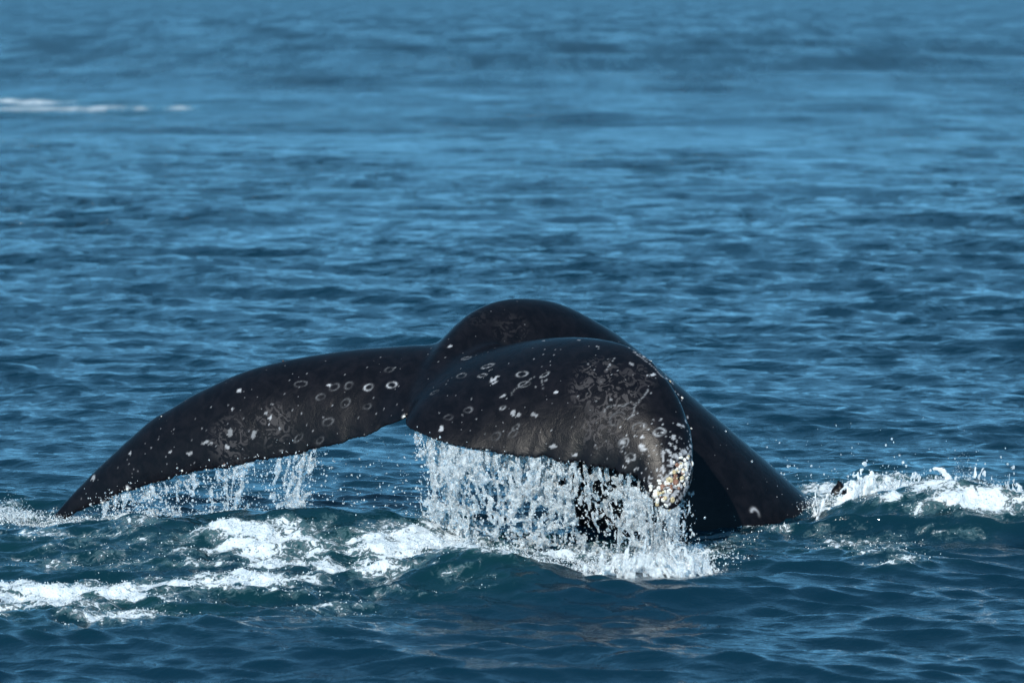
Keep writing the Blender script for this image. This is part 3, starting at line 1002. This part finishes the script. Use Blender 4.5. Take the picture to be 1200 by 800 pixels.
# sparse veils under the far fluke
parts, wp = [], []
def veil(px0, px1, dens, seed, slant, ymax=600, off=0.0, lo=480, th=.007):
    e = trail(px0, px1, 20, lo, 612, 20.9)
    fl = e[:, 2] - 0.0
    V, F, pt = sheet(e, fl, 0.0, np.full(len(e), dens), seed, slant=slant, off=off, thick=th)
    parts.append((V, F)); wp.append(pt)
veil(250, 300, .56, 501, -.05, th=.009)
veil(325, 375, .60, 502, -.15, th=.009)
veil(345, 372, .55, 506, -.18, off=.04, th=.009)
veil(120, 250, .34, 503, .1)
veil(130, 230, .36, 505, .2, off=.05)
V, F = merge(parts)
o = mesh_np('water_veil', V, F, M_SHEET)
tag(o, 'thin broken trickles of water falling from the far left fluke', 'water', kind='stuff')
wet = np.vstack(wp)
n = 2600
pick = wet[r.integers(0, len(wet), n)]
C = pick + r.normal(0, 1, (n, 3)) * np.array([.06, .05, .03])
extra = 700
ex = np.array([P(r.uniform(110, 520), 0, 19.7) for _ in range(extra)])
ex[:, 2] = r.uniform(0.05, 0.5, extra) * smooth(-2.7, -1.0, ex[:, 0]) + .03
C = np.vstack([C, ex])
R = 0.002 + 0.005 * r.random(len(C)) ** 3
o = drops('veil_drops', C, R, M_WATER, seed=5)
tag(o, 'fine water drops scattered below the far left fluke', 'water drops', kind='stuff')

# height of the sea below a point
sx, sy, sz, sfoam = SEA_PTS
_m = (np.abs(sx) < 3.6) & (sy > 15) & (sy < 24)
sx, sy, sz, sfoam = sx[_m], sy[_m], sz[_m], sfoam[_m]
GX, GY, G = -3.6, 15.0, 0.03
gi = ((sx - GX) / G).astype(int); gj = ((sy - GY) / G).astype(int)
gw, gh = 241, 301
hz = np.full(gw * gh, -9.0)
np.maximum.at(hz, np.clip(gi, 0, gw - 1) * gh + np.clip(gj, 0, gh - 1), sz)
def sea_z(x, y):
    i = np.clip(((x - GX) / G).astype(int), 0, gw - 1); j = np.clip(((y - GY) / G).astype(int), 0, gh - 1)
    z = hz[i * gh + j]
    return np.where(z < -5, 0.0, z)

# foam froth scattered over the whitest water
w = (np.clip(sfoam - 0.55, 0, 1) + 0.028 * (sfoam > 0.22) * (sy < 21.5)) * np.clip(sy / 19, .5, 1.2)
w = w / w.sum()
n = 16000
idx = r.choice(len(sx), n, p=w)
C = np.stack([sx[idx] + r.normal(0, .012, n), sy[idx] + r.normal(0, .02, n), sz[idx] + r.random(n) ** 3 * 0.012], 1)
R = 0.0014 + 0.003 * r.random(n) ** 3
o = drops('froth', C, R, M_FOAM, seed=6)
tag(o, 'white bubbling froth lying on the churned waves around the tail', 'foam', kind='stuff')

# splashes: heaps of foam lumps with strands and drops thrown up
def splash(name, segs, label, seed, nfoam=4500, nwat=2500, vel=1.0):
    rr = np.random.default_rng(seed)
    Cf, Rf, Cw, Rw = [], [], [], []
    for (px, py, wpx, hpx, wt) in segs:
        nf = int(nfoam * wt); nw_ = int(nwat * wt)
        b = on_water(px, py, 0.05)
        for cnt, CC, RR, hh, rmin, rmax in ((nf, Cf, Rf, hpx * .55, .0015, .0065), (nw_, Cw, Rw, hpx, .0018, .0065)):
            x = b[0] + rr.normal(0, 1, cnt) * wpx / 208
            y = b[1] + rr.normal(0, .10, cnt)
            env = np.exp(-((x - b[0]) * 208 / wpx) ** 2 * .4) * (0.55 + 0.75 * np.abs(noise2(x * 9 + seed, y * 3, seed)))
            z = rr.random(cnt) ** 1.9 * hh / 205 * env
            q = z / (hh / 205 + 1e-6)
            CC.append(np.stack([x, y, sea_z(x, y) + z - .01], 1))
            RR.append((rmin + (rmax - rmin) * rr.random(cnt) ** 2.5) * (1 - .65 * np.clip(q, 0, 1)))
    Vs, Fs, mi, off = [], [], [], 0
    for k, (CC, RR, mt) in enumerate(((Cf, Rf, M_FOAM), (Cw, Rw, M_WATER))):
        o = drops('tmp', np.vstack(CC), np.concatenate(RR), mt, seed=seed + k, sub=1)
        m = o.data
        v = np.empty(len(m.vertices) * 3, np.float32); m.vertices.foreach_get('co', v)
        f = np.empty(len(m.loops), np.int32); m.loops.foreach_get('vertex_index', f)
        Vs.append(v.reshape(-1, 3)); Fs.append(f.reshape(-1, 3) + off); off += len(m.vertices)
        mi.append(np.full(len(f) // 3, k))
        bpy.data.objects.remove(o); bpy.data.meshes.remove(m)
    o = mesh_np(name, np.vstack(Vs), np.vstack(Fs), [M_FOAM, M_WATER], mat_index=np.concatenate(mi))
    tag(o, label, 'splash', kind='stuff')

splash('splash', [(950, 592, 22, 30, .35), (1000, 590, 30, 26, .45), (1060, 580, 38, 44, 1.0), (1115, 580, 34, 56, 1.0), (1165, 592, 30, 44, .9)],
       'white splash breaking along the crest at the right behind the tail', 31)
splash('curtain_splash', [(560, 650, 40, 22, .7), (640, 662, 30, 14, .4), (740, 660, 40, 34, 1.1), (790, 660, 20, 44, 1.0), (840, 652, 26, 24, .1)],
       'white splash where the curtain of water hits the sea below the near fluke', 32)
splash('crest_splash', [(15, 600, 24, 26, .5), (60, 604, 30, 14, .3), (150, 604, 50, 10, .3), (270, 612, 40, 16, .35), (480, 606, 40, 8, .15)],
       'low broken splash along the wave crest beneath the far left fluke tip', 33)

# ragged crowns of thrown water standing on the crests
def crown(name, pts, label, seed, layers=3, thick=.008, mat=None, gr=1.3, base=.50):
    parts = []
    e = []
    for (px, py, hpx) in pts:
        b = on_water(px, py, 0.08)
        e.append((b[0], b[1], b[2] + 0.0, hpx / 205.0))
    e = catmull(np.array(e), 80)
    for k in range(layers):
        ee = e[:, :3].copy()
        ee[:, 1] += (k - layers / 2) * 0.09
        z0 = sea_z(ee[:, 0], ee[:, 1])
        h = e[:, 3] * (1 - 0.22 * k) * (0.75 + 0.5 * np.abs(noise2(ee[:, 0] * 6, ee[:, 1] * 0 + seed + k, seed)))
        ee[:, 2] = z0 + h
        fl = h + 0.05
        V, F, _ = sheet(ee, fl, -0.04, np.full(len(ee), base), seed + 70 * k, thick=thick, grow=gr, iso=4.0, cell=0.006)
        parts.append((V, F))
    V, F = merge(parts)
    o = mesh_np(name, V, F, mat or M_CROWN)
    tag(o, label, 'splash', kind='stuff')

crown('thrown_water', [(945, 596, 30), (990, 592, 34), (1030, 588, 34), (1070, 580, 48), (1110, 578, 54), (1150, 584, 50), (1185, 596, 40), (1215, 606, 30)],
      'ragged crown of thrown water on the white crest at the right', 41)
crown('impact_water', [(690, 662, 30), (730, 664, 40), (770, 664, 52), (805, 664, 50), (835, 662, 26)],
      'white water thrown up at the foot of the curtain', 43, mat=M_WATER)

# stray drops high over the breaking crest
n = 240
C = np.stack([r.normal(1.95, .55, n), r.normal(20.3, .15, n), 0.12 + np.abs(r.normal(0, .16, n))], 1)
o = drops('crest_drops', C, 0.0022 + 0.007 * r.random(n) ** 4, M_WATER, seed=9)
tag(o, 'scattered drops flung above the white crest at the right', 'water drops', kind='stuff')
